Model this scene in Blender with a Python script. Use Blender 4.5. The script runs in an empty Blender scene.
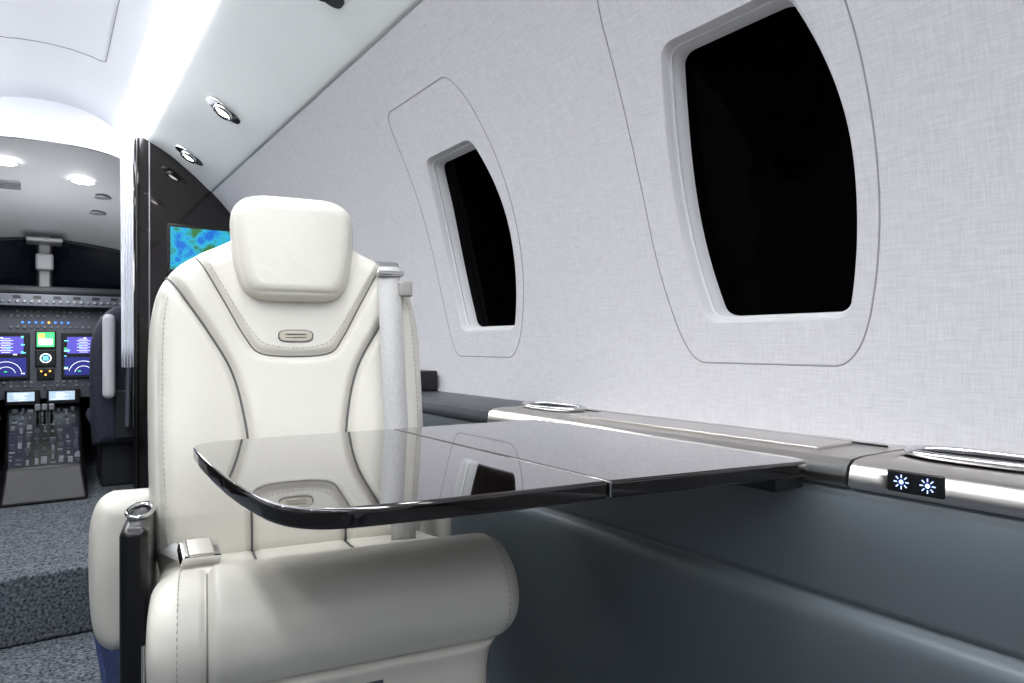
import bpy, math, random, bmesh
import numpy as np
from mathutils import Vector, Matrix
from mathutils.geometry import delaunay_2d_cdt
random.seed(4)
S=bpy.context.scene
try:
    S.view_settings.view_transform='Standard'
    S.view_settings.look='None'
except Exception: pass

def lin(c):
    return tuple(((v/255)/12.92 if v/255<=.04045 else ((v/255+.055)/1.055)**2.4) for v in c)
def mat(name,rgb,rough=.5,metal=0,coat=0,emit=None,es=1,var=0,vscale=(30,30,30),bump=0,bscale=200,spec=.5,aniso=None,coatr=.03,wrinkle=0):
    m=bpy.data.materials.new(name); m.use_nodes=True
    nt=m.node_tree; b=nt.nodes['Principled BSDF']
    c=lin(rgb)+(1,)
    b.inputs['Base Color'].default_value=c
    b.inputs['Roughness'].default_value=rough
    b.inputs['Metallic'].default_value=metal
    b.inputs['Coat Weight'].default_value=coat
    b.inputs['Coat Roughness'].default_value=coatr
    b.inputs['Specular IOR Level'].default_value=spec
    if emit:
        b.inputs['Emission Color'].default_value=lin(emit)+(1,)
        b.inputs['Emission Strength'].default_value=es
    tc=nt.nodes.new('ShaderNodeTexCoord')
    if var:
        mp=nt.nodes.new('ShaderNodeMapping'); mp.inputs['Scale'].default_value=vscale
        n=nt.nodes.new('ShaderNodeTexNoise'); n.inputs['Scale'].default_value=1; n.inputs['Detail'].default_value=4
        r=nt.nodes.new('ShaderNodeMapRange'); r.inputs['From Min'].default_value=.3; r.inputs['From Max'].default_value=.7
        r.inputs['To Min'].default_value=1-var; r.inputs['To Max'].default_value=1+var
        mx=nt.nodes.new('ShaderNodeVectorMath'); mx.operation='SCALE'; mx.inputs[0].default_value=c[:3]
        nt.links.new(tc.outputs['Object'],mp.inputs[0]); nt.links.new(mp.outputs[0],n.inputs['Vector'])
        nt.links.new(n.outputs['Fac'],r.inputs['Value']); nt.links.new(r.outputs[0],mx.inputs['Scale'])
        nt.links.new(mx.outputs[0],b.inputs['Base Color'])
    if bump:
        n2=nt.nodes.new('ShaderNodeTexNoise'); n2.inputs['Scale'].default_value=bscale; n2.inputs['Detail'].default_value=3
        bp=nt.nodes.new('ShaderNodeBump'); bp.inputs['Strength'].default_value=bump; bp.inputs['Distance'].default_value=.001
        nt.links.new(tc.outputs['Object'],n2.inputs['Vector']); nt.links.new(n2.outputs['Fac'],bp.inputs['Height'])
        nt.links.new(bp.outputs[0],b.inputs['Normal'])
        if wrinkle:
            n3=nt.nodes.new('ShaderNodeTexNoise'); n3.inputs['Scale'].default_value=13; n3.inputs['Detail'].default_value=2; n3.inputs['Distortion'].default_value=1.2
            b3=nt.nodes.new('ShaderNodeBump'); b3.inputs['Strength'].default_value=wrinkle; b3.inputs['Distance'].default_value=.008
            nt.links.new(tc.outputs['Object'],n3.inputs['Vector']); nt.links.new(n3.outputs['Fac'],b3.inputs['Height'])
            nt.links.new(b3.outputs[0],bp.inputs['Normal'])
    return m

def fabric(name,rgb):
    m=mat(name,rgb,.9,spec=.2); nt=m.node_tree; b=nt.nodes['Principled BSDF']
    tc=nt.nodes.new('ShaderNodeTexCoord'); outs=[]
    for sc in ((30,560,30),(26,30,480)):
        mp=nt.nodes.new('ShaderNodeMapping'); mp.inputs['Scale'].default_value=sc
        n=nt.nodes.new('ShaderNodeTexNoise'); n.inputs['Scale'].default_value=1; n.inputs['Detail'].default_value=2
        nt.links.new(tc.outputs['Object'],mp.inputs[0]); nt.links.new(mp.outputs[0],n.inputs['Vector']); outs.append(n.outputs['Fac'])
    a=nt.nodes.new('ShaderNodeMath'); a.operation='ADD'
    nt.links.new(outs[0],a.inputs[0]); nt.links.new(outs[1],a.inputs[1])
    r=nt.nodes.new('ShaderNodeMapRange'); r.inputs['From Min'].default_value=.7; r.inputs['From Max'].default_value=1.3
    r.inputs['To Min'].default_value=.89; r.inputs['To Max'].default_value=1.08
    nt.links.new(a.outputs[0],r.inputs['Value'])
    mx=nt.nodes.new('ShaderNodeVectorMath'); mx.operation='SCALE'; mx.inputs[0].default_value=lin(rgb)
    nt.links.new(r.outputs[0],mx.inputs['Scale']); nt.links.new(mx.outputs[0],b.inputs['Base Color'])
    bp=nt.nodes.new('ShaderNodeBump'); bp.inputs['Strength'].default_value=.15; bp.inputs['Distance'].default_value=.0006
    nt.links.new(a.outputs[0],bp.inputs['Height']); nt.links.new(bp.outputs[0],b.inputs['Normal'])
    return m

def screen(name,base,c2,c3,scale,strength):
    m=bpy.data.materials.new(name); m.use_nodes=True; nt=m.node_tree
    b=nt.nodes['Principled BSDF']; b.inputs['Base Color'].default_value=(0.01,.01,.01,1); b.inputs['Roughness'].default_value=.1
    tc=nt.nodes.new('ShaderNodeTexCoord'); n=nt.nodes.new('ShaderNodeTexNoise'); n.inputs['Scale'].default_value=scale; n.inputs['Detail'].default_value=6
    r=nt.nodes.new('ShaderNodeValToRGB'); e=r.color_ramp.elements
    e[0].position=.38; e[0].color=lin(base)+(1,); e[1].position=.60; e[1].color=lin(c3)+(1,)
    k=e.new(.49); k.color=lin(c2)+(1,)
    nt.links.new(tc.outputs['Object'],n.inputs['Vector']); nt.links.new(n.outputs['Fac'],r.inputs[0]); nt.links.new(r.outputs[0],b.inputs['Emission Color'])
    b.inputs['Emission Strength'].default_value=strength
    return m
def glow(name,rgb,s): return mat(name,rgb,.5,emit=rgb,es=s)

M_wall=fabric('wall_fabric',(195,194,197))
M_val=mat('valance_paint',(210,214,212),.45,var=.02,vscale=(5,5,5))
M_ceil=mat('ceiling_vinyl',(236,238,243),.6,bump=.05)
M_leather=mat('cream_leather',(219,216,206),.36,bump=.12,bscale=260,var=.015,vscale=(8,8,8),wrinkle=.16)
M_pipe=mat('grey_piping',(92,92,92),.5)
M_seam=mat('seam_grey',(140,137,130),.8)  # grey of the roll seam line, darker than the leather
M_wseam=mat('wall_seam',(140,140,141),.8)
M_thread=mat('stitch_thread',(170,166,155),.7)
M_slate=mat('slate_leather',(97,105,110),.42,bump=.15,bscale=300)
M_slate2=mat('slate_leather_dark',(70,75,80),.45,bump=.15,bscale=300)
M_silver=mat('brushed_nickel',(208,204,199),.28,1,var=.05,vscale=(200,3,200))
M_chrome=mat('chrome',(225,225,225),.08,1)
M_black=mat('gloss_black_wood',(20,15,14),.04,coat=1,var=.4,vscale=(6,60,60))
M_bulk=mat('espresso_veneer',(18,13,14),.06,coat=.4,var=.3,vscale=(60,60,4))
M_blackpl=mat('black_plastic',(16,16,18),.3)
M_glass=mat('night_glass',(1,1,2),.05,spec=.015)
M_reveal=mat('window_reveal',(206,206,208),.45)
M_carpet=mat('carpet',(90,95,101),.95,var=.95,vscale=(110,110,110),bump=1,bscale=200,spec=.1)
M_curb=mat('carpet_blue',(46,56,88),.95,var=.5,vscale=(110,110,110),bump=.6,bscale=200,spec=.1)
M_strip=mat('led_diffuser',(255,255,255),.5,emit=(248,250,255),es=17)
M_lamp=mat('lamp_face',(255,255,255),.5,emit=(255,252,245),es=12)
M_belt=mat('seatbelt_webbing',(190,190,189),.7,var=.10,vscale=(400,400,40))
M_curt=mat('curtain_cloth',(226,228,236),.8)
M_sheep=mat('sheepskin',(206,207,212),.9)
M_dark=mat('cockpit_dark',(30,32,38),.7)
M_panel=mat('instrument_grey',(84,88,98),.5)
M_knob=mat('knob_grey',(140,142,148),.4)
M_ckseat=mat('cockpit_seat_cloth',(52,56,70),.8,var=.2,vscale=(60,60,60))
M_dome=mat('dome_liner',(192,195,200),.6)
M_navy=glow('screen_navy',(34,38,110),1.1)
M_sblack=glow('screen_black',(8,10,14),1)
M_violet=glow('screen_violet',(80,72,170),1.1)
M_sw=glow('screen_white',(225,235,240),1.6)
M_sg=glow('screen_green',(70,220,120),1.3)
M_sc=glow('screen_cyan',(110,210,235),1.4)
M_fms=glow('screen_fms',(150,168,184),1.3)
M_tv=screen('map_screen',(15,110,215),(40,185,220),(52,120,60),14,1.05)
M_icon=glow('icon_light',(168,194,255),2.0)
M_amber=glow('amber_light',(255,190,80),1.6)
M_blueled=glow('blue_led',(60,130,255),2.5)
M_badge=mat('badge_metal',(168,162,148),.4,.5)

def link(o,parent=None):
    S.collection.objects.link(o)
    if parent: o.parent=parent
    return o
def empty(name,loc=(0,0,0),rz=0):
    e=bpy.data.objects.new(name,None); e.location=loc; e.rotation_euler=(0,0,rz); e.empty_display_size=.1
    return link(e)
def mesh(name,v,f,m,parent=None,smooth=True):
    me=bpy.data.meshes.new(name); me.from_pydata([tuple(map(float,p)) for p in v],[],[tuple(map(int,q)) for q in f]); me.update()
    if m: me.materials.append(m)
    for p in me.polygons: p.use_smooth=smooth
    return link(bpy.data.objects.new(name,me),parent)
def box(name,lo,hi,m,parent=None,bev=.004,seg=3,rot=None,loc=None):
    (x0,y0,z0),(x1,y1,z1)=lo,hi
    v=[(x0,y0,z0),(x1,y0,z0),(x1,y1,z0),(x0,y1,z0),(x0,y0,z1),(x1,y0,z1),(x1,y1,z1),(x0,y1,z1)]
    f=[(0,3,2,1),(4,5,6,7),(0,1,5,4),(1,2,6,5),(2,3,7,6),(3,0,4,7)]
    o=mesh(name,v,f,m,parent,True)
    if bev:
        b=o.modifiers.new('b','BEVEL'); b.width=bev; b.segments=seg; b.limit_method='ANGLE'
    else:
        for p in o.data.polygons: p.use_smooth=False
    w=o.modifiers.new('wn','WEIGHTED_NORMAL'); w.keep_sharp=True
    if rot: o.rotation_euler=rot
    if loc: o.location=loc
    return o
def tube(name,pts,r,m,parent=None,closed=False,res=3):
    c=bpy.data.curves.new(name,'CURVE'); c.dimensions='3D'; c.bevel_depth=r; c.bevel_resolution=res; c.use_fill_caps=True
    s=c.splines.new('POLY'); s.points.add(len(pts)-1)
    for i,p in enumerate(pts): s.points[i].co=(float(p[0]),float(p[1]),float(p[2]),1)
    s.use_cyclic_u=closed; s.use_smooth=True
    c.materials.append(m)
    return link(bpy.data.objects.new(name,c),parent)
def catmull(P,n=10,closed=False):
    P=[np.array(p,float) for p in P]; out=[]; L=len(P)
    rng=range(L if closed else L-1)
    for i in rng:
        if closed: p0,p1,p2,p3=P[i-1],P[i],P[(i+1)%L],P[(i+2)%L]
        else: p0,p1,p2,p3=P[max(i-1,0)],P[i],P[i+1],P[min(i+2,L-1)]
        for k in range(n):
            t=k/n
            out.append(.5*((2*p1)+(-p0+p2)*t+(2*p0-5*p1+4*p2-p3)*t*t+(-p0+3*p1-3*p2+p3)*t**3))
    if not closed: out.append(P[-1])
    return np.array(out)
def chaikin(P,n=3,closed=True):
    P=[np.array(p,float) for p in P]
    for _ in range(n):
        Q=[]
        for i in range(len(P)):
            a,b=P[i],P[(i+1)%len(P)]
            Q+= [a*.75+b*.25,a*.25+b*.75]
        P=Q
    return np.array(P)
def sweep_y(name,prof,ys,m,parent=None,smooth=True):
    n=len(prof); v=[];f=[]
    for y in ys:
        for x,z in prof: v.append((x,y,z))
    for j in range(len(ys)-1):
        for i in range(n-1):
            f.append((j*n+i,j*n+i+1,(j+1)*n+i+1,(j+1)*n+i))
    return mesh(name,v,f,m,parent,smooth)
def extrude_poly(name,poly,z0,z1,m,parent=None,bev=.003,seg=4):
    n=len(poly); v=[(p[0],p[1],z0) for p in poly]+[(p[0],p[1],z1) for p in poly]
    f=[tuple(range(n-1,-1,-1)),tuple(range(n,2*n))]+[(i,(i+1)%n,n+(i+1)%n,n+i) for i in range(n)]
    o=mesh(name,v,f,m,parent,True)
    if bev:
        b=o.modifiers.new('b','BEVEL'); b.width=bev; b.segments=seg; b.limit_method='ANGLE'; b.angle_limit=math.radians(50)
    o.modifiers.new('wn','WEIGHTED_NORMAL')
    return o
def lathe(name,prof,loc,m,parent=None,n=24,axis='z',sx=1,sy=1):
    v=[];f=[];k=len(prof)
    for j in range(n):
        a=2*math.pi*j/n
        for r,h in prof:
            p=(r*math.cos(a)*sx,r*math.sin(a)*sy,h)
            if axis=='y': p=(p[0],-p[2],p[1])
            if axis=='x': p=(-p[2],p[0],p[1])
            v.append((p[0]+loc[0],p[1]+loc[1],p[2]+loc[2]))
    for j in range(n):
        for i in range(k-1):
            f.append((j*k+i,((j+1)%n)*k+i,((j+1)%n)*k+i+1,j*k+i+1))
    return mesh(name,v,f,m,parent)

def pad(name,b0,b1,edge,Mf,ct,cb,R,m,parent,grooves=(),bulge=None,na=120,nb=140):
    th=np.linspace(0,1,na); ss=.5*th+.5*(.5-.5*np.cos(np.pi*th))
    tb=np.linspace(0,1,nb); tb=.5*tb+.5*(.5-.5*np.cos(np.pi*tb)); bs=b0+(b1-b0)*tb
    ed=np.array([edge(b) for b in bs])
    A=ed[:,0:1]+(ed[:,1:2]-ed[:,0:1])*ss[None,:]; B=np.repeat(bs[:,None],na,1)
    poly=[(edge(b)[0],b) for b in bs]+[(edge(b)[1],b) for b in bs[::-1]]
    poly=np.array(poly)
    def dist(a,b,P,closed=True):
        a=np.asarray(a,float).ravel(); b=np.asarray(b,float).ravel()
        d=np.full(a.shape,1e9); L=len(P)
        for i in range(L if closed else L-1):
            p=P[i]; q=P[(i+1)%L]; e=q-p; l=e@e
            if l<1e-14: continue
            t=np.clip(((a-p[0])*e[0]+(b-p[1])*e[1])/l,0,1)
            d=np.minimum(d,np.hypot(a-p[0]-t*e[0],b-p[1]-t*e[1]))
        return d
    gr=[(np.array(g[0],float),g[1],g[2]) for g in grooves]
    def cf(a,b):
        sh=np.shape(a); e=dist(a,b,poly)
        pr=np.sqrt(np.clip(1-(1-np.minimum(e/R,1))**2,0,1))
        c=ct*pr
        if bulge is not None: c=c+bulge(np.ravel(a),np.ravel(b))*pr
        for P,dp,w in gr:
            dd=dist(a,b,P,False); c=c-dp*np.exp(-(dd/w)**2)*pr
        return c.reshape(sh),pr.reshape(sh)
    C,PR=cf(A,B)
    X,Y,Z=Mf(A.ravel(),B.ravel(),C.ravel())
    v=list(zip(X,Y,Z)); f=[]
    idx=lambda i,j:i*na+j
    X2,Y2,Z2=Mf(A.ravel(),B.ravel(),(-cb*PR).ravel())
    off=len(v); v+=list(zip(X2,Y2,Z2))
    def bi(i,j):
        return idx(i,j) if (i in(0,nb-1) or j in(0,na-1)) else off+idx(i,j)
    for i in range(nb-1):
        for j in range(na-1):
            f.append((idx(i,j),idx(i,j+1),idx(i+1,j+1),idx(i+1,j)))
            f.append((bi(i,j),bi(i+1,j),bi(i+1,j+1),bi(i,j+1)))
    o=mesh(name,v,f,m,parent)
    bm=bmesh.new(); bm.from_mesh(o.data)
    bmesh.ops.delete(bm,geom=[x for x in bm.verts if not x.link_faces],context='VERTS')
    bmesh.ops.recalc_face_normals(bm,faces=bm.faces); bm.to_mesh(o.data); bm.free()
    def on(P,offc=0):
        P=np.array(P,float); c,_=cf(P[:,0],P[:,1]); x,y,z=Mf(P[:,0],P[:,1],c+offc)
        return list(zip(x,y,z))
    return o,on
def interp(tab):
    P=catmull(tab,12)
    return lambda b: float(np.interp(b,P[:,0],P[:,1]))
def stitches(name,pts,m,parent,L=.005,gap=.004,r=.0007):
    pts=[Vector(map(float,p)) for p in pts]; v=[];f=[]
    d=[0]
    for a,b in zip(pts,pts[1:]): d.append(d[-1]+(b-a).length)
    tot=d[-1]
    def at(s):
        k=np.searchsorted(d,s)-1; k=max(0,min(k,len(pts)-2)); t=(s-d[k])/max(1e-9,d[k+1]-d[k]); return pts[k].lerp(pts[k+1],t)
    s=0
    while s+L<tot:
        p,q=at(s),at(s+L); t=(q-p).normalized(); u=t.orthogonal().normalized(); w=t.cross(u); o=len(v)
        for P in (p,q):
            for k in range(4):
                a=k*math.pi/2; v.append(P+u*r*math.cos(a)+w*r*math.sin(a))
        for k in range(4): f.append((o+k,o+(k+1)%4,o+4+(k+1)%4,o+4+k))
        f+=[(o+3,o+2,o+1,o),(o+4,o+5,o+6,o+7)]
        s+=L+gap
    return mesh(name,v,f,m,parent)

# ================= ROOM SHELL =================
def WX(z): return math.sqrt(max(.01,.95-(z-.85)**2))
Y0,Y1=-2.6,3.6
ZW0,ZW1=.60,1.555
WINS=[.695,1.560,-.165,-1.025,-1.885]
ZC,HZ,HW=1.073,.235,.168
def barrel(yc,zc,hw,hz,tt=.30,tbf=.34,tbn=.12,n=12,it=3,pw=2.0):
    """window outline in (y,z): tt=top taper, tbf/tbn=bottom taper on the forward / aft side"""
    Rt=[];Lf=[]
    for i in range(n+1):
        q=-1+2*i/n
        Rt.append((yc+hw*(1-(tt if q>0 else tbf)*abs(q)**pw),zc+q*hz))
        Lf.append((yc-hw*(1-(tt if q>0 else tbn)*abs(q)**pw),zc+q*hz))
    mid=lambda a,b,k:(a[0]*(1-k)+b[0]*k,a[1])
    t=[mid(Rt[-1],Lf[-1],.25),mid(Rt[-1],Lf[-1],.75)]; b=[mid(Lf[0],Rt[0],.25),mid(Lf[0],Rt[0],.75)]
    return chaikin(Rt+t+Lf[::-1]+b,it)
opens=[barrel(y,ZC,HW,HZ) for y in WINS]
def build_wall(sign,name):
    pts=[];edges=[]
    ys=np.linspace(Y0,Y1,125); zs=np.linspace(ZW0,ZW1,24)
    for y in ys:
        for z in zs: pts.append(Vector((y,z)))
    for o in opens:
        s=len(pts)
        for p in o: pts.append(Vector((p[0],p[1])))
        edges+= [(s+i,s+(i+1)%len(o)) for i in range(len(o))]
    V,E,F,_,_,_=delaunay_2d_cdt(pts,edges,[],0,1e-5)
    def inside(c,P):
        x,y=c; r=False
        for i in range(len(P)):
            a,b=P[i],P[i-1]
            if (a[1]>y)!=(b[1]>y) and x<(b[0]-a[0])*(y-a[1])/(b[1]-a[1])+a[0]: r=not r
        return r
    fs=[]
    for f in F:
        c=(sum(V[i][0] for i in f)/len(f),sum(V[i][1] for i in f)/len(f))
        if any(abs(c[0]-w)<.2 and inside(c,o) for w,o in zip(WINS,opens)): continue
        fs.append(tuple(f) if sign<0 else tuple(reversed(f)))
    return mesh(name,[(sign*WX(p[1]),p[0],p[1]) for p in V],fs,M_wall)
build_wall(1,'wall_right'); build_wall(-1,'wall_left')
def window(yc,sign,name):
    e=empty(name,(0,0,0))
    o=barrel(yc,ZC,HW,HZ); n=len(o)
    rings=[(1.0,1.0,0,0),(.992,.996,.002,0),(.972,.985,.012,.001),(.962,.978,.020,.002),(.945,.970,.022,.002),(.922,.956,.050,.004)]
    v=[];f=[]
    for sy,sz,dx,dz in rings:
        for p in o:
            v.append((sign*(WX(p[1])+dx),yc+(p[0]-yc)*sy,ZC+(p[1]-ZC)*sz+dz))
    for k in range(len(rings)-1):
        for i in range(n): f.append((k*n+i,k*n+(i+1)%n,(k+1)*n+(i+1)%n,(k+1)*n+i))
    mesh('reveal',v,f,M_reveal,e)
    tube('inner_rim',[(sign*(WX(p[1])+.020),yc+(p[0]-yc)*.955,ZC+(p[1]-ZC)*.975+.002) for p in o],.003,M_reveal,e,True)
    R2=[]
    for k in (1,.66,.33):
        for p in o:
            zz=ZC+(p[1]-ZC)*.960*k
            R2.append((sign*(WX(zz)+.048),yc+(p[0]-yc)*.926*k,zz+.004))
    R2.append((sign*(WX(ZC)+.048),yc,ZC)); F=[]
    for k in range(2):
        for i in range(n): F.append((k*n+i,k*n+(i+1)%n,(k+1)*n+(i+1)%n,(k+1)*n+i))
    for i in range(n): F.append((2*n+i,2*n+(i+1)%n,3*n))
    mesh('dark_pane',R2,F,M_glass,e)
    P=barrel(yc+.022,1.103,.224,.334,.16,.42,.16,4,3,2.4)
    tube('panel_seam',[(sign*(WX(p[1])+.0004),p[0],p[1]) for p in P],.0015,M_wseam,e,True)
    return e
k=1
for sg in(1,-1):
    for y in WINS:
        window(y,sg,f'window_{k}'); k+=1
def vz(x): return 1.556+(.668-x)*.72+.022*math.sin(math.pi*(.668-x)/.30)
vp=[(.690,1.557),(.678,1.549),(.668,1.556)]+[(x,vz(x)) for x in np.linspace(.655,.384,12)]+[(.380,1.775),(.380,1.83)]
for sg,nm in((1,'right'),(-1,'left')):
    sweep_y('ceiling_valance_'+nm,[(sg*a,b) for a,b in vp],[Y0,Y1+.1],M_val)
    tube('trim_'+('1' if sg>0 else '2'),[(sg*.684,Y0,1.553),(sg*.684,Y1,1.553)],.0022,M_wseam)
    sweep_y('led_strip_'+nm,[(sg*.378,1.800),(sg*.372,1.772),(sg*.350,1.758),(sg*.325,1.758),(sg*.300,1.770),(sg*.286,1.800)],[Y0,Y1+.05],M_strip)
cxs=[.375,.288,.27,.22,.15,.08,0]; czs=[1.832,1.80,1.815,1.850,1.880,1.893,1.897]
cp=list(zip(cxs,czs)); cp=cp+[(-a,b) for a,b in cp[::-1][1:]]
sweep_y('ceiling',cp,[Y0,Y1+.15],M_ceil)
def cz(x): return float(np.interp(abs(x),cxs[::-1],czs[::-1]))
for i,(ya,yb) in enumerate([(1.0,2.0),(2.15,3.0)]):
    c=chaikin([(-.2,ya),(0,ya),(.10,ya),(.19,ya),(.19,ya+.08),(.19,yb-.08),(.19,yb),(.10,yb),(0,yb),(-.2,yb)],3)
    tube(f'trim_{3+i}',[(p[0],p[1],cz(p[0])-.0005) for p in c],.0015,M_wseam,None,True)
def endwall(name,y,m):
    P=[]
    for z in np.linspace(-.13,1.555,14): P.append((WX(max(z,0)),z))
    P+=[(a,b) for a,b in vp[3:]]+[(.3,1.88),(0,1.91)]
    P=P+[(-a,b) for a,b in P[::-1]]
    return mesh(name,[(a,y,b) for a,b in P],[tuple(range(len(P)))],m,smooth=False)
endwall('wall_back',Y0,M_wall)
fp=[(-.99,0),(-.20,0),(-.185,-.012),(-.14,-.12),(-.13,-.13),(.13,-.13),(.14,-.12),(.185,-.012),(.20,0),(.99,0)]
fl=sweep_y('floor',fp,[Y0,2.6],M_carpet,smooth=False)
fl.data.materials.append(M_curb)
for i,p in enumerate(fl.data.polygons):
    if i in (1,2,3,5,6,7): p.material_index=1
def slab(name,lo,hi,m): return box(name,lo,hi,m,None,.01,2)
slab('floor_step',(-.95,2.6,-.13),(.95,5.3,.085),M_carpet)
def ledge(sg):
    e=empty('side_ledge' if sg>0 else 'side_ledge.001')
    low=catmull([(.79,.634),(.784,.615),(.784,.58),(.789,.54),(.797,.492)],6)
    low2=catmull([(.800,.484),(.787,.474),(.785,.45),(.797,.38),(.825,.25),(.86,.08),(.87,.0)],8)
    pr=[tuple(p) for p in low]+[(.803,.488)]+[tuple(p) for p in low2]
    sweep_y('lower_panel',[(sg*a,b) for a,b in pr],[Y0+.01,3.39],M_slate,e)
    top=[(.975,.664),(.90,.666),(.815,.666),(.793,.664),(.783,.657),(.779,.645),(.778,.637),(.782,.632),(.80,.630)]
    def capsweep(name,y0,y1,m,dx=0,dz=0):
        o=sweep_y(name,[(sg*(a+dx),b+dz) for a,b in top],[y0,y1],m,e)
        n=len(top); me=o.data
        vv=[tuple(v.co) for v in me.vertices]; ff=[tuple(p.vertices) for p in me.polygons]+[tuple(range(n)),tuple(range(2*n-1,n-1,-1))]
        me.clear_geometry(); me.from_pydata(vv,[],ff); me.update()
        for p in me.polygons: p.use_smooth=len(p.vertices)==4
    capsweep('nickel_rail_aft',Y0+.01,.438,M_silver)
    capsweep('nickel_rail_mid',.442,1.23,M_silver)
    capsweep('slate_rail_forward',1.233,3.39,M_slate2)
    box('ledge_lid',(min(sg*.815,sg*.90),.50,.664),(max(sg*.815,sg*.90),1.0,.670),M_silver,e,.002)
    tube('lid_seam',[(sg*.912,.46,.667),(sg*.912,1.22,.667)],.0014,M_blackpl,e)  # long black seam line along the ledge top
    for yc in(.33,1.13):
        n=40; cx=.878; rx,ry=.038,.085
        ring=[(sg*(cx+rx*math.copysign(abs(math.cos(a))**.8,math.cos(a))),yc+ry*math.copysign(abs(math.sin(a))**.8,math.sin(a)),.672) for a in np.linspace(0,2*math.pi,n,endpoint=False)]
        tube('cupholder_ring',ring,.0045,M_chrome,e,True)
        mesh('cupholder_well',[(p[0],p[1],.6675) for p in ring],[tuple(range(n))],M_blackpl,e,False)
    box('ledge_end_block',(min(sg*.86,sg*.955),1.78,.664),(max(sg*.86,sg*.955),1.90,.725),M_blackpl,e,.006)
    return e
L1=ledge(1); ledge(-1)
sw=empty('light_switch_plate',(0,0,0))
box('plate',(.7745,.333,.638),(.779,.392,.662),M_blackpl,sw,.002)
for yc in (.376,.349):
    v=[];f=[]
    def q(a,r0,r1,w):
        o=len(v); ca,sa=math.cos(a),math.sin(a)
        for r,s in((r0,-w),(r1,-w),(r1,w),(r0,w)):
            v.append((.7738,yc+r*ca-s*sa,.650+r*sa+s*ca))
        f.append((o,o+1,o+2,o+3))
    for i in range(8): q(i*math.pi/4,.0044,.0080,.0006)
    for i in range(4): q(i*math.pi/4,-.0024,.0024,.0010)
    mesh('sun_icon',v,f,M_icon,sw,False)

# ============ BULKHEADS ==============
def bulk(sg,name):
    e=empty(name)
    P=[]
    for z in np.linspace(.085,1.55,16): P.append((WX(z)+.0,z))
    P+=[(.66,1.57),(.5,1.70),(.40,1.775),(.345,1.79),(.345,.085)]
    n=len(P); v=[(sg*a,3.6,b) for a,b in P]+[(sg*a,3.68,b) for a,b in P]
    f=[tuple(range(n)),tuple(range(2*n-1,n-1,-1))]+[(i,(i+1)%n,n+(i+1)%n,n+i) for i in range(n)]
    mesh('panel',v,f,M_bulk,e,False)
    tube('edge_post',[(sg*.352,3.592,.09),(sg*.352,3.592,1.78)],.012,M_bulk,e)
    tube('edge_bead',[(sg*.405,3.598,.09),(sg*.405,3.598,1.76)],.003,M_knob,e)
    box('cabinet',(min(sg*.47,sg*.93),3.40,.085),(max(sg*.47,sg*.93),3.6,.95),M_bulk,e,.005)
    return e
bulk(1,'bulkhead_partition'); bulk(-1,'bulkhead_partition.001')
tv=empty('wall_monitor')
box('bezel',(.478,3.575,1.14),(.86,3.598,1.375),M_blackpl,tv,.004)
mesh('screen',[(.49,3.573,1.158),(.845,3.573,1.158),(.845,3.573,1.36),(.49,3.573,1.36)],[(0,1,2,3)],M_tv,tv,False)
cv=[];cf_=[];n=40
for j,z in enumerate(np.linspace(.70,1.70,12)):
    for i in range(n):
        t=i/(n-1); cv.append((.285+.050*t-(.006*(j/11)),3.48+.03*t+.007*math.sin(t*26+.06*j),z))
for j in range(11):
    for i in range(n-1): cf_.append((j*n+i,j*n+i+1,(j+1)*n+i+1,(j+1)*n+i))
o=mesh('curtain',cv,cf_,M_curt); o.modifiers.new('s','SOLIDIFY').thickness=.003

# ============ VESTIBULE + COCKPIT ==============
def domez(x,y):
    t=(y-3.72)/1.3; return 1.715-.03*t-.24*max(t,0)**1.6-.38*abs(x/.85)**2.4
dv=[];df=[];nx=25;ny=14
for j in range(ny):
    y=3.72+j/(ny-1)*1.3
    for i in range(nx):
        x=-.85+1.7*i/(nx-1); dv.append((x,y,domez(x,y)))
for j in range(ny-1):
    for i in range(nx-1): df.append((j*nx+i,j*nx+i+1,(j+1)*nx+i+1,(j+1)*nx+i))
mesh('ceiling_vestibule',dv,df,M_dome)
hv=[];hf=[]
for x in np.linspace(-.345,.345,21): hv+= [(x,3.70,1.91),(x,3.70,1.712-.05*abs(x/.345)**3)]
for i in range(20): hf.append((2*i,2*i+1,2*i+3,2*i+2))
mesh('trim_5',hv,hf,M_ceil)
for i,(x,y) in enumerate([(-.16,4.05),(.165,4.18)]):
    e=empty('dome_light' if i==0 else f'dome_light.{i:03d}')
    z=domez(x,y)-.006
    lathe('lens',[(0,-.006),(.035,-.005),(.045,0)],(x,y,z),M_lamp,e,24,'z',1.2,1)
    lathe('ring',[(.045,-.002),(.052,-.004),(.056,.002)],(x,y,z),M_dome,e,24,'z',1.2,1)
g=empty('air_vent_grille')
for i in range(5): box(f'slat_{i+1}',(-.22,4.28+.02*i,domez(-.15,4.3+.02*i)-.010),(-.10,4.287+.02*i,domez(-.15,4.3+.02*i)-.004),M_knob,g,0)
g=empty('ceiling_speaker')
for i,(x,y) in enumerate([(.26,4.32),(.25,4.55)]):
    lathe(f'ring_{i+1}',[(.035,0),(.042,-.01),(.03,-.012),(.012,-.004),(0,-.004)],(x,y,domez(x,y)-.002),M_knob,g,20)
slab('wall_front',(-.95,5.30,-.13),(.95,5.34,1.7),M_dark)
slab('wall_front_right',(.80,3.72,.08),(.84,5.3,1.7),M_dark)
slab('wall_front_left',(-.84,3.72,.08),(-.80,5.3,1.7),M_dark)
ws=empty('windshield')
M_wsg=mat('windshield_night',(14,18,28),.1)
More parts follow.
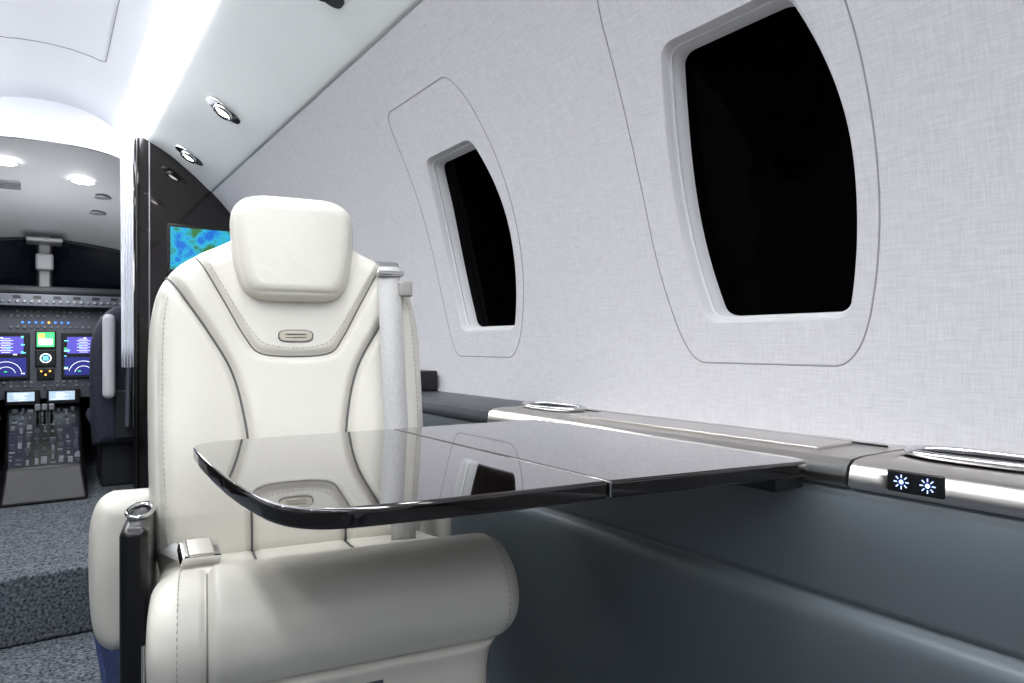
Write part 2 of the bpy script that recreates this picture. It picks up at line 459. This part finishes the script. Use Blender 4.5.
for i,(a,b) in enumerate([(-.72,-.035),(.035,.72)]):
    s=1 if a>0 else -1
    xi,xo=(a,b) if s>0 else (b,a)
    v=[(xi,5.15,1.06),(xo,4.98,1.06),(xo*.93,4.90,1.34),(xi,5.03,1.45)]
    mesh(f'pane_{i+1}',v,[(0,1,2,3)],M_wsg,ws,False)
    tube(f'frame_{i+1}',v,.012,M_dark,ws,True)
box('center_post',(-.03,4.98,1.06),(.03,5.02,1.46),M_knob,ws,.01)
box('compass',(-.045,4.86,1.24),(.045,4.93,1.34),M_knob,ws,.015)
box('compass_mount',(-.09,4.80,1.40),(.09,5.0,1.425),M_knob,ws,.01)
ip=empty('instrument_panel')
box('glareshield',(-.68,4.50,1.075),(.68,4.95,1.12),M_dark,ip,.02)
box('mode_panel',(-.62,4.49,1.01),(.62,4.53,1.075),M_panel,ip,.004)
box('panel_face',(-.66,4.60,.50),(.66,4.66,1.02),M_panel,ip,.006)
def kn(name,P,r,d,m,par,y):
    v=[];f=[]
    for x,z,s in P:
        o=len(v); n=8
        for k in range(n):
            a=2*math.pi*k/n; v.append((x+r*s*math.cos(a),y,z+r*s*math.sin(a)))
        for k in range(n):
            a=2*math.pi*k/n; v.append((x+r*s*.8*math.cos(a),y-d,z+r*s*.8*math.sin(a)))
        f.append(tuple(range(o+n,o+2*n)))
        for k in range(n): f.append((o+k,o+(k+1)%n,o+n+(k+1)%n,o+n+k))
    return mesh(name,v,f,m,par,False)
kn('mode_knobs',[(x,1.035,random.uniform(.6,1)) for x in np.arange(-.6,.61,.032)],.009,.012,M_knob,ip,4.49)
def rects(name,R,y,m,par):
    v=[];f=[]
    for x0,x1,z0,z1 in R:
        o=len(v); v+=[(x0,y,z0),(x1,y,z0),(x1,y,z1),(x0,y,z1)]; f.append((o,o+1,o+2,o+3))
    return mesh(name,v,f,m,par,False)
rects('mode_windows',[(x,x+.035,1.05,1.066) for x in np.arange(-.5,.5,.09)],4.488,M_sblack,ip)
def bez(name,x0,x1,z0,z1,m,y=4.597,par=ip):
    box(name+'_bezel',(x0-.008,y-.012,z0-.008),(x1+.008,y+.003,z1+.008),M_blackpl,par,.003)
    rects(name,[(x0,x1,z0,z1)],y-.013,m,par)
rnd=random.Random(7)
def pfd(nm,x0,x1,z0,z1):
    bez(nm,x0,x1,z0,z1,M_sblack); w=x1-x0; h=z1-z0; y=4.583
    rects(nm+'_attitude',[(x0+.1*w,x1-.1*w,z0+.55*h,z1-.06*h)],y,M_violet,ip)
    rects(nm+'_map',[(x0+.04*w,x1-.04*w,z0+.04*h,z0+.46*h)],y,M_navy,ip)
    xc=(x0+x1)/2
    for r in(.30,.18):
        tube(nm+'_arc',[(xc+r*w*1.2*math.cos(a),y-.001,z0+.08*h+r*w*1.2*math.sin(a)) for a in np.linspace(.2,math.pi-.2,18)],.0014,M_sw,ip)
    W=[];G=[];C=[]
    for i in range(9): W.append((xc-.02-.012*(i%2),xc+.02+.012*(i%2),z0+(.58+.038*i)*h,z0+(.58+.038*i)*h+.0022))
    for i in range(18):
        z=z0+rnd.uniform(.05,.95)*h; x=rnd.choice([x0+.03*w,x1-.16*w,x0+.05*w+rnd.random()*.7*w]); t=(x,x+rnd.uniform(.05,.14)*w,z,z+.0055)
        rnd.choice([G,C,W]).append(t)
    rects(nm+'_white',W,y-.001,M_sw,ip); rects(nm+'_green',G,y-.0012,M_sg,ip); rects(nm+'_cyan',C,y-.0014,M_sc,ip)
pfd('display_left',-.27,-.075,.62,.86); pfd('display_right',.085,.28,.62,.86)
pfd('display_far_left',-.52,-.32,.62,.86); pfd('display_far_right',.33,.53,.62,.86)
bez('engine_display',-.035,.045,.79,.87,M_sg); rects('engine_inner',[(-.027,.037,.80,.835)],4.583,M_sw,ip); rects('engine_inner_2',[(-.027,.0,.84,.862)],4.583,M_amber,ip)
bez('standby_display',-.035,.045,.69,.765,M_sblack); 
tube('standby_ring',[(.005+.024*math.cos(a),4.582,.727+.024*math.sin(a)) for a in np.linspace(0,2*math.pi,20,endpoint=False)],.003,M_sw,ip,True)
rects('standby_core',[(-.008,.018,.715,.74)],4.582,M_sc,ip)
box('landing_gear_panel',(-.035,4.585,.61),(.045,4.60,.67),M_blackpl,ip,.003)
kn('gear_lights',[(-.015,.655,.8),(.005,.635,.8),(.025,.655,.8)],.007,.004,M_amber,ip,4.585)
kn('warning_lights',[(x,.925,.8) for x in np.arange(-.10,.12,.03)],.007,.004,M_blueled,ip,4.60)
kn('amber_lights',[(.02,.925,.8)],.008,.006,M_amber,ip,4.60)
kn('panel_knobs',[(x,z,random.uniform(.6,1.2)) for x in np.arange(-.6,.6,.03) for z in (.575,.595,.90,.96,.985) if random.random()<.8],.007,.014,M_knob,ip,4.60)
for i,x in enumerate((-.165,.02)):
    box(f'radio_{i+1}_bezel',(x-.01,4.54,.475),(x+.145,4.60,.555),M_blackpl,ip,.003)
    rects(f'radio_{i+1}',[(x,x+.12,.495,.545)],4.538,M_fms,ip)
    rects(f'radio_{i+1}_text',[(x+.01+rnd.random()*.05,x+.07+rnd.random()*.03,.500+.011*k,.503+.011*k) for k in range(4)],4.537,M_sw,ip)
pd=empty('cockpit_pedestal')
pv=[(-.17,3.72,.086),(.17,3.72,.086),(.17,4.6,.086),(-.17,4.6,.086),(-.15,3.78,.24),(.15,3.78,.24),(.17,4.6,.47),(-.17,4.6,.47)]
o=mesh('housing',pv,[(0,3,2,1),(4,5,6,7),(0,1,5,4),(1,2,6,5),(2,3,7,6),(3,0,4,7)],M_blackpl,pd,False)
bb=o.modifiers.new('b','BEVEL'); bb.width=.015; bb.segments=3
def pz(y): return .24+(y-3.78)/.82*.23
v=[];f=[];v2=[];f2=[]
for r in range(15):
    for c in range(9):
        if random.random()<.18: continue
        x=-.13+c*.0325+random.uniform(-.003,.003); y=3.83+r*.047; h=random.uniform(.006,.03); sx=random.uniform(.004,.012); sy=random.uniform(.004,.012); z=pz(y)-.005
        V_,F_=(v,f) if random.random()<.6 else (v2,f2); o=len(V_)
        for dz in(0,h):
            for a,b in((-sx,-sy),(sx,-sy),(sx,sy),(-sx,sy)): V_.append((x+a,y+b,z+dz))
        F_+=[(o+4,o+5,o+6,o+7),(o,o+1,o+5,o+4),(o+1,o+2,o+6,o+5),(o+2,o+3,o+7,o+6),(o+3,o,o+4,o+7)]
mesh('switches',v,f,M_panel,pd,False); mesh('keys',v2,f2,M_knob,pd,False)
for i,x in enumerate((-.03,.0,.03)):
    tube(f'throttle_{i+1}',[(x,4.3,pz(4.3)),(x,4.26,pz(4.3)+.09)],.006,M_blackpl,pd)
    box(f'throttle_grip_{i+1}',(x-.012,4.235,pz(4.3)+.08),(x+.012,4.28,pz(4.3)+.11),M_knob,pd,.005)
def yoke(sg,name):
    e=empty(name,(sg*.40,4.35,.62))
    tube('column',[(0,.22,0),(0,0,0)],.018,M_blackpl,e)
    tube('wheel',catmull([(-.13,-.02,.10),(-.14,0,.02),(-.08,0,-.03),(0,0,-.01),(.08,0,-.03),(.14,0,.02),(.13,-.02,.10)],6),.014,M_blackpl,e)
yoke(1,'control_yoke'); yoke(-1,'control_yoke.001')
def ckseat(name,sg):
    e=empty(name,(sg*.385,0,0))
    ed=interp([(.30,.19),(.5,.20),(.8,.20),(.93,.16),(.99,.10)])
    pad('back',.30,.99,lambda b:(-ed(b),ed(b)),lambda a,b,c:(a,3.98+c*1-.12*(b-.3),b),.05,.05,.05,M_ckseat,e,na=30,nb=40)
    pad('cushion',4.0,4.42,lambda b:(-.2,.2),lambda a,b,c:(a,b,.42+c),.05,.05,.05,M_ckseat,e,na=24,nb=24)
    box('base',(-.15,4.0,.086),(.15,4.35,.38),M_dark,e,.01)
    box('back_pouch',(-.10,3.84,.34),(.15,3.90,.58),M_dark,e,.01)
    box('sheepskin_pad',(-.155,3.81,.54),(-.10,3.86,.95),M_sheep,e,.025,4)
    tube('harness',[(-.05,3.84,.98),(-.04,3.82,.9),(-.05,3.82,.4)],.012,M_panel,e)
    return e
ckseat('cockpit_seat',1); ckseat('cockpit_seat.001',-1)

# ============ DOWNLIGHTS ==============
k=0
for sg in(1,-1):
    for y in (-1.8,-.6,.5,1.60,2.66,3.38):
        nm='reading_light' if k==0 else f'reading_light.{k:03d}'; k+=1
        x=.545; z=vz(x)
        e=empty(nm,(sg*x,y,z-.003)); tilt=math.atan(.60)
        e.rotation_euler=(0,sg*tilt,0)
        P=[(.068*math.copysign(abs(math.cos(a))**.75,math.cos(a)),.044*math.copysign(abs(math.sin(a))**.75,math.sin(a))) for a in np.linspace(0,2*math.pi,32,endpoint=False)]
        extrude_poly('housing',P,-.009,.006,M_chrome,e,.004,3)
        lathe('socket',[(.036,-.009),(.034,-.022),(.026,-.014)],(0,0,0),M_chrome,e,24)
        lathe('lamp',[(0,-.018),(.018,-.018),(.026,-.014)],(0,0,0),M_lamp,e,24)
        l=bpy.data.lights.new('lamp_beam','SPOT'); l.energy=6.5; l.spot_size=2.4; l.spot_blend=.9; l.shadow_soft_size=.03; l.color=(1,.98,.95)
        lo=bpy.data.objects.new('beam',l); lo.location=(0,0,-.04); link(lo,e)

# ============ CHAIR ==============
ch=empty('passenger_seat',(.398,1.33,0),math.radians(-10))
hwf=interp([(.40,.226),(.46,.238),(.55,.246),(.70,.250),(.80,.250),(.86,.244),(.905,.231),(.94,.205),(.967,.168),(.985,.135),(1.0,.11)])
def Mback(a,b,c):
    y=-.05+(b-.45)*.20
    return a,y-c,b+c*.2
def bb_(a,b):
    a=np.abs(a)
    side=.022*(1/(1+np.exp(-(a-.14)/.022)))
    lum=.012*np.exp(-((b-.58)/.12)**2)
    return side*np.clip((b-.40)/.1,0,1)+lum
p1=catmull([(-.222,.918),(-.193,.875),(-.15,.81),(-.114,.745),(-.094,.67),(-.084,.58),(-.081,.41)],10)
p1r=p1*np.array([-1,1])
col=catmull([(-.172,.952),(-.15,.915),(-.122,.865),(-.088,.803),(-.062,.775),(0,.769),(.062,.775),(.088,.803),(.122,.865),(.15,.915),(.172,.952)],8)
side_l=catmull([(-.225,.87),(-.231,.8),(-.230,.65),(-.221,.45)],8); side_r=side_l*np.array([-1,1])
bk,on=pad('backrest',.40,1.0,lambda b:(-hwf(b),hwf(b)),Mback,.055,.045,.045,M_leather,ch,
   grooves=[(p1,.014,.008),(p1r,.014,.008),(col,.011,.007),(side_l,.004,.004),(side_r,.004,.004)],bulge=bb_,na=190,nb=200)
tube('piping_left',on(p1,.002),.0019,M_pipe,ch); tube('piping_right',on(p1r,.002),.0019,M_pipe,ch)
tube('collar_seam',on(col,.001),.0014,M_pipe,ch)
cl=catmull([(-.157,.950),(-.135,.910),(-.103,.855),(-.072,.807),(-.049,.79),(0,.784),(.049,.79),(.072,.807),(.103,.855),(.135,.910),(.157,.950)],8)
stitches('collar_stitch',on(cl,.0005),M_thread,ch); stitches('side_stitch_left',on(side_l+np.array([.008,0]),.0005),M_thread,ch); stitches('side_stitch_right',on(side_r-np.array([.008,0]),.0005),M_thread,ch)
pad('back_shell',.30,.985,lambda b:(-hwf(max(b,.4))+.004,hwf(max(b,.4))-.004),lambda a,b,c:(a,.035+(b-.45)*.20-c,b),.02,.05,.05,M_leather,ch,na=40,nb=50)
hh=interp([(.882,.052),(.886,.070),(.896,.086),(.915,.098),(.95,.107),(1.0,.113),(1.035,.114),(1.058,.108),(1.074,.094),(1.082,.074),(1.085,.055)])
Mh=lambda a,b,c:(a,-.008+(b-.98)*.14-c+.6*a*a,b)
hs=[(s*(hh(b)-.010),b) for s,bs in((-1,np.linspace(.898,1.068,24)),(1,np.linspace(1.068,.898,24))) for b in bs]; hs.append(hs[0])
hd,onh=pad('headrest',.882,1.085,lambda b:(-hh(b),hh(b)),Mh,.038,.045,.032,M_leather,ch,
   grooves=[(hs,.003,.003)],bulge=lambda a,b:.006*np.cos(a*10),na=130,nb=150)
box('headrest_stem',(-.06,.03,.90),(.06,.05,1.02),M_leather,ch,.008)
bp=on([(0,.806)],.001)[0]
P=[(.030*math.copysign(abs(math.cos(a))**.6,math.cos(a)),.0105*math.copysign(abs(math.sin(a))**.6,math.sin(a))) for a in np.linspace(0,2*math.pi,28,endpoint=False)]
o=extrude_poly('badge',P,0,.002,M_badge,ch,.0008,2); o.location=bp; o.rotation_euler=(math.radians(80),0,0)
tube('badge_rim',[(bp[0]+p[0]*1.03,bp[1]-.001+p[1]*.18,bp[2]+p[1]*1.03) for p in P],.0011,M_pipe,ch,True)
for i in range(2): box(f'badge_text_{i+1}',(bp[0]-.019,bp[1]-.0030,bp[2]-.004+.006*i),(bp[0]+.019,bp[1]-.0015,bp[2]-.0022+.006*i),M_pipe,ch,0)
PR=catmull([(0.03,.408),(-.06,.410),(-.15,.416),(-.24,.430),(-.31,.448),(-.355,.450),(-.390,.436),(-.405,.41),(-.399,.380),(-.387,.350),(-.380,.31),(-.378,.24)],14)
dl=np.concatenate([[0],np.cumsum(np.hypot(*np.diff(PR,axis=0).T))]); LT=dl[-1]
tg=np.gradient(PR,dl,axis=0); tg/=np.linalg.norm(tg,axis=1)[:,None]
def Mseat(a,b,c):
    b=np.asarray(b); y=np.interp(b,dl,PR[:,0]); z=np.interp(b,dl,PR[:,1]); ty=np.interp(b,dl,tg[:,0]); tz=np.interp(b,dl,tg[:,1])
    n=np.hypot(ty,tz); return a,y+c*tz/n,z-c*ty/n
def bat(y,z): return float(dl[np.argmin(np.hypot(PR[:,0]-y,PR[:,1]-z))])
bF=bat(-.31,.448); bR=bat(-.396,.372)
er=interp([(0,.235),(bF*.5,.25),(bF,.282),(bR-.03,.288),(bR+.01,.274),(bR+.045,.250),(LT,.245)])
el=interp([(0,.225),(bF*.5,.226),(bF,.226),(bR,.226),(LT,.222)])
xs1=-.155
s1=[(xs1,bF-.02),(xs1,LT)]
s2=[(xs1,bR+.014),(.27,bR+.014)]
s3=catmull([(xs1,bF-.02),(-.10,bF-.035),(.0,bF-.045),(.12,bF-.04),(.25,bF-.02)],10)
sA=[(-.08,0),(-.08,bF-.04)]; sB=[(.08,0),(.08,bF-.045)]
def sbul(a,b):
    return .020*np.exp(-((b-(bF+bR)/2)/.065)**2)/(1+np.exp(-(a-xs1)/.004))
st,ons=pad('seat_cushion',0,LT,lambda b:(-el(b),er(b)),Mseat,.03,.05,.040,M_leather,ch,
   grooves=[(s1,.010,.006),(s2,.016,.008),(s3,.007,.006),(sA,.006,.006),(sB,.006,.006)],bulge=sbul,na=180,nb=220)
tube('cushion_piping_left',ons([(-.08,t) for t in np.linspace(.01,bF-.045,30)],.002),.0019,M_pipe,ch)
tube('cushion_piping_right',ons([(.08,t) for t in np.linspace(.01,bF-.05,30)],.002),.0019,M_pipe,ch)
tube('roll_seam',ons([(xs1,t) for t in np.linspace(bF-.01,LT-.01,60)],.0005),.0014,M_seam,ch)
stitches('bolster_stitch',ons([(-.190,t) for t in np.linspace(.03,LT-.01,80)],.0005),M_thread,ch)
stitches('bolster_stitch_right',ons([(.258,t) for t in np.linspace(bF-.05,bR-.0,80)],.0005),M_thread,ch)
box('seat_pan',(-.205,-.35,.22),(.20,.03,.395),M_leather,ch,.02,4)
box('pedestal',(-.17,-.30,0),(.17,.02,.22),M_blackpl,ch,.01)
lp0=ons([(.03,bat(-.380,.322))],.001)[0]
box('front_label',(lp0[0],lp0[1]-.002,lp0[2]-.004),(lp0[0]+.045,lp0[1]+.002,lp0[2]+.004),M_panel,ch,.001)
pe=interp([(.235,.030),(.250,.048),(.28,.060),(.35,.066),(.45,.066),(.49,.060),(.515,.048),(.525,.030)])
pad('armrest_left',.235,.525,lambda b:(-.285-pe(b),-.285+pe(b)),lambda a,b,c:(a,.09-c,b),.05,.08,.035,M_leather,ch,na=50,nb=60)
box('armrest_console',(-.272,-.24,.02),(-.233,-.03,.530),M_blackpl,ch,.012,4)
ring=[(-.2525+.018*math.cos(a),-.13+.05*math.sin(a),.533) for a in np.linspace(0,2*math.pi,30,endpoint=False)]
tube('console_cupholder',ring,.0035,M_chrome,ch,True)
tube('console_trim',[(-.240,-.245,.05),(-.240,-.245,.36)],.003,M_chrome,ch)
pad('armrest_right',.215,.48,lambda b:(-.06,.16),lambda a,b,c:(.29+c,a,b),.02,.02,.03,M_leather,ch,na=30,nb=30)
def ribbon(name,C,w,side,m,par,th=.0016):
    v=[];f=[]
    C=catmull(C,6)
    for p in C:
        s=np.array(side,float)*w/2; v+= [tuple(p-s),tuple(p+s)]
    for i in range(len(C)-1): f.append((2*i,2*i+1,2*i+3,2*i+2))
    o=mesh(name,v,f,m,par); o.modifiers.new('s','SOLIDIFY').thickness=th; return o
ribbon('shoulder_belt',[(.188,.10,.94),(.188,.065,.962),(.186,.02,.962),(.181,-.025,.945),(.172,-.070,.88),(.167,-.11,.78),(.165,-.14,.66),(.166,-.165,.54),(.168,-.18,.475),(.170,-.175,.440)],.044,(1,-.12,0),M_belt,ch)
box('belt_guide',(.156,.01,.955),(.212,.05,.972),M_chrome,ch,.006,3)
box('belt_guide_slot',(.152,-.045,.937),(.208,-.022,.948),M_chrome,ch,.004,3)
box('belt_clip',(.190,-.07,.895),(.218,-.05,.925),M_silver,ch,.004)
R3=(math.radians(28),math.radians(4),math.radians(12))
box('lap_buckle',(-.030,-.02,-.010),(.030,.02,.010),M_chrome,ch,.005,3,rot=R3,loc=(-.165,-.20,.474))
box('lap_buckle_lid',(-.020,-.021,.008),(.018,.017,.014),M_silver,ch,.003,3,rot=R3,loc=(-.165,-.20,.475))
ribbon('lap_belt',[(-.225,-.05,.44),(-.215,-.11,.462),(-.19,-.18,.468)],.044,(.3,.5,.3),M_belt,ch)

# ============ TABLE ==============
tb=empty('folding_table')
ZT=.660; TH=.019
def arc_corner(P0,P1,P2,n=8):
    P0,P1,P2=map(np.array,(P0,P1,P2)); return [tuple((1-t)**2*P0+2*t*(1-t)*P1+t*t*P2) for t in np.linspace(0,1,n)]
leafA=[(.4795,1.057)]+[(.40,1.062),(.30,1.066)]+arc_corner((.235,1.068),(.173,1.069),(.168,1.02))+[(.162,.93),(.158,.84),(.157,.76),(.158,.70)]+arc_corner((.162,.645),(.167,.572),(.225,.562),10)+[(.30,.547),(.39,.534),(.4795,.524)]
leafB=[(.4805,.524),(.57,.508),(.66,.494)]+arc_corner((.742,.480),(.772,.475),(.773,.50),5)+[(.773,1.036),(.66,1.045),(.57,1.051),(.4805,1.057)]
extrude_poly('outer_leaf',leafA[::-1],ZT-TH,ZT,M_black,tb,.004,4)
extrude_poly('inner_leaf',leafB,ZT-TH,ZT,M_black,tb,.004,4)
box('hinge_bracket',(.715,.49,.624),(.773,.60,.641),M_blackpl,tb,.004)
box('support_arm',(.45,.70,.618),(.773,.80,.641),M_blackpl,tb,.006)
tube('leaf_hinge',[(.48,.5220,ZT-.016),(.48,.5220,ZT-.003)],.0012,M_chrome,tb)

# ============ LIGHTS / WORLD / CAMERA ============
w=bpy.data.worlds.new('World'); S.world=w; w.use_nodes=True
w.node_tree.nodes['Background'].inputs[0].default_value=(.02,.025,.035,1); w.node_tree.nodes['Background'].inputs[1].default_value=.3
for yy,en in((4.05,4.0),(4.3,5.0)):
    l=bpy.data.lights.new('cockpit_fill_light','POINT'); l.energy=en; l.shadow_soft_size=.12; lo=bpy.data.objects.new('cockpit_fill_light',l); lo.location=(0,yy,1.2); link(lo)  # unseen fill lights added in mid-air to brighten the vestibule and its dome
cam=bpy.data.cameras.new('camera'); cam.lens=24; cam.sensor_width=36; cam.clip_start=.02; cam.shift_y=3.5/1024
co=bpy.data.objects.new('camera',cam); co.location=(0,0,.8); co.rotation_euler=(math.radians(90),0,math.radians(-34.4)); link(co)
S.camera=co
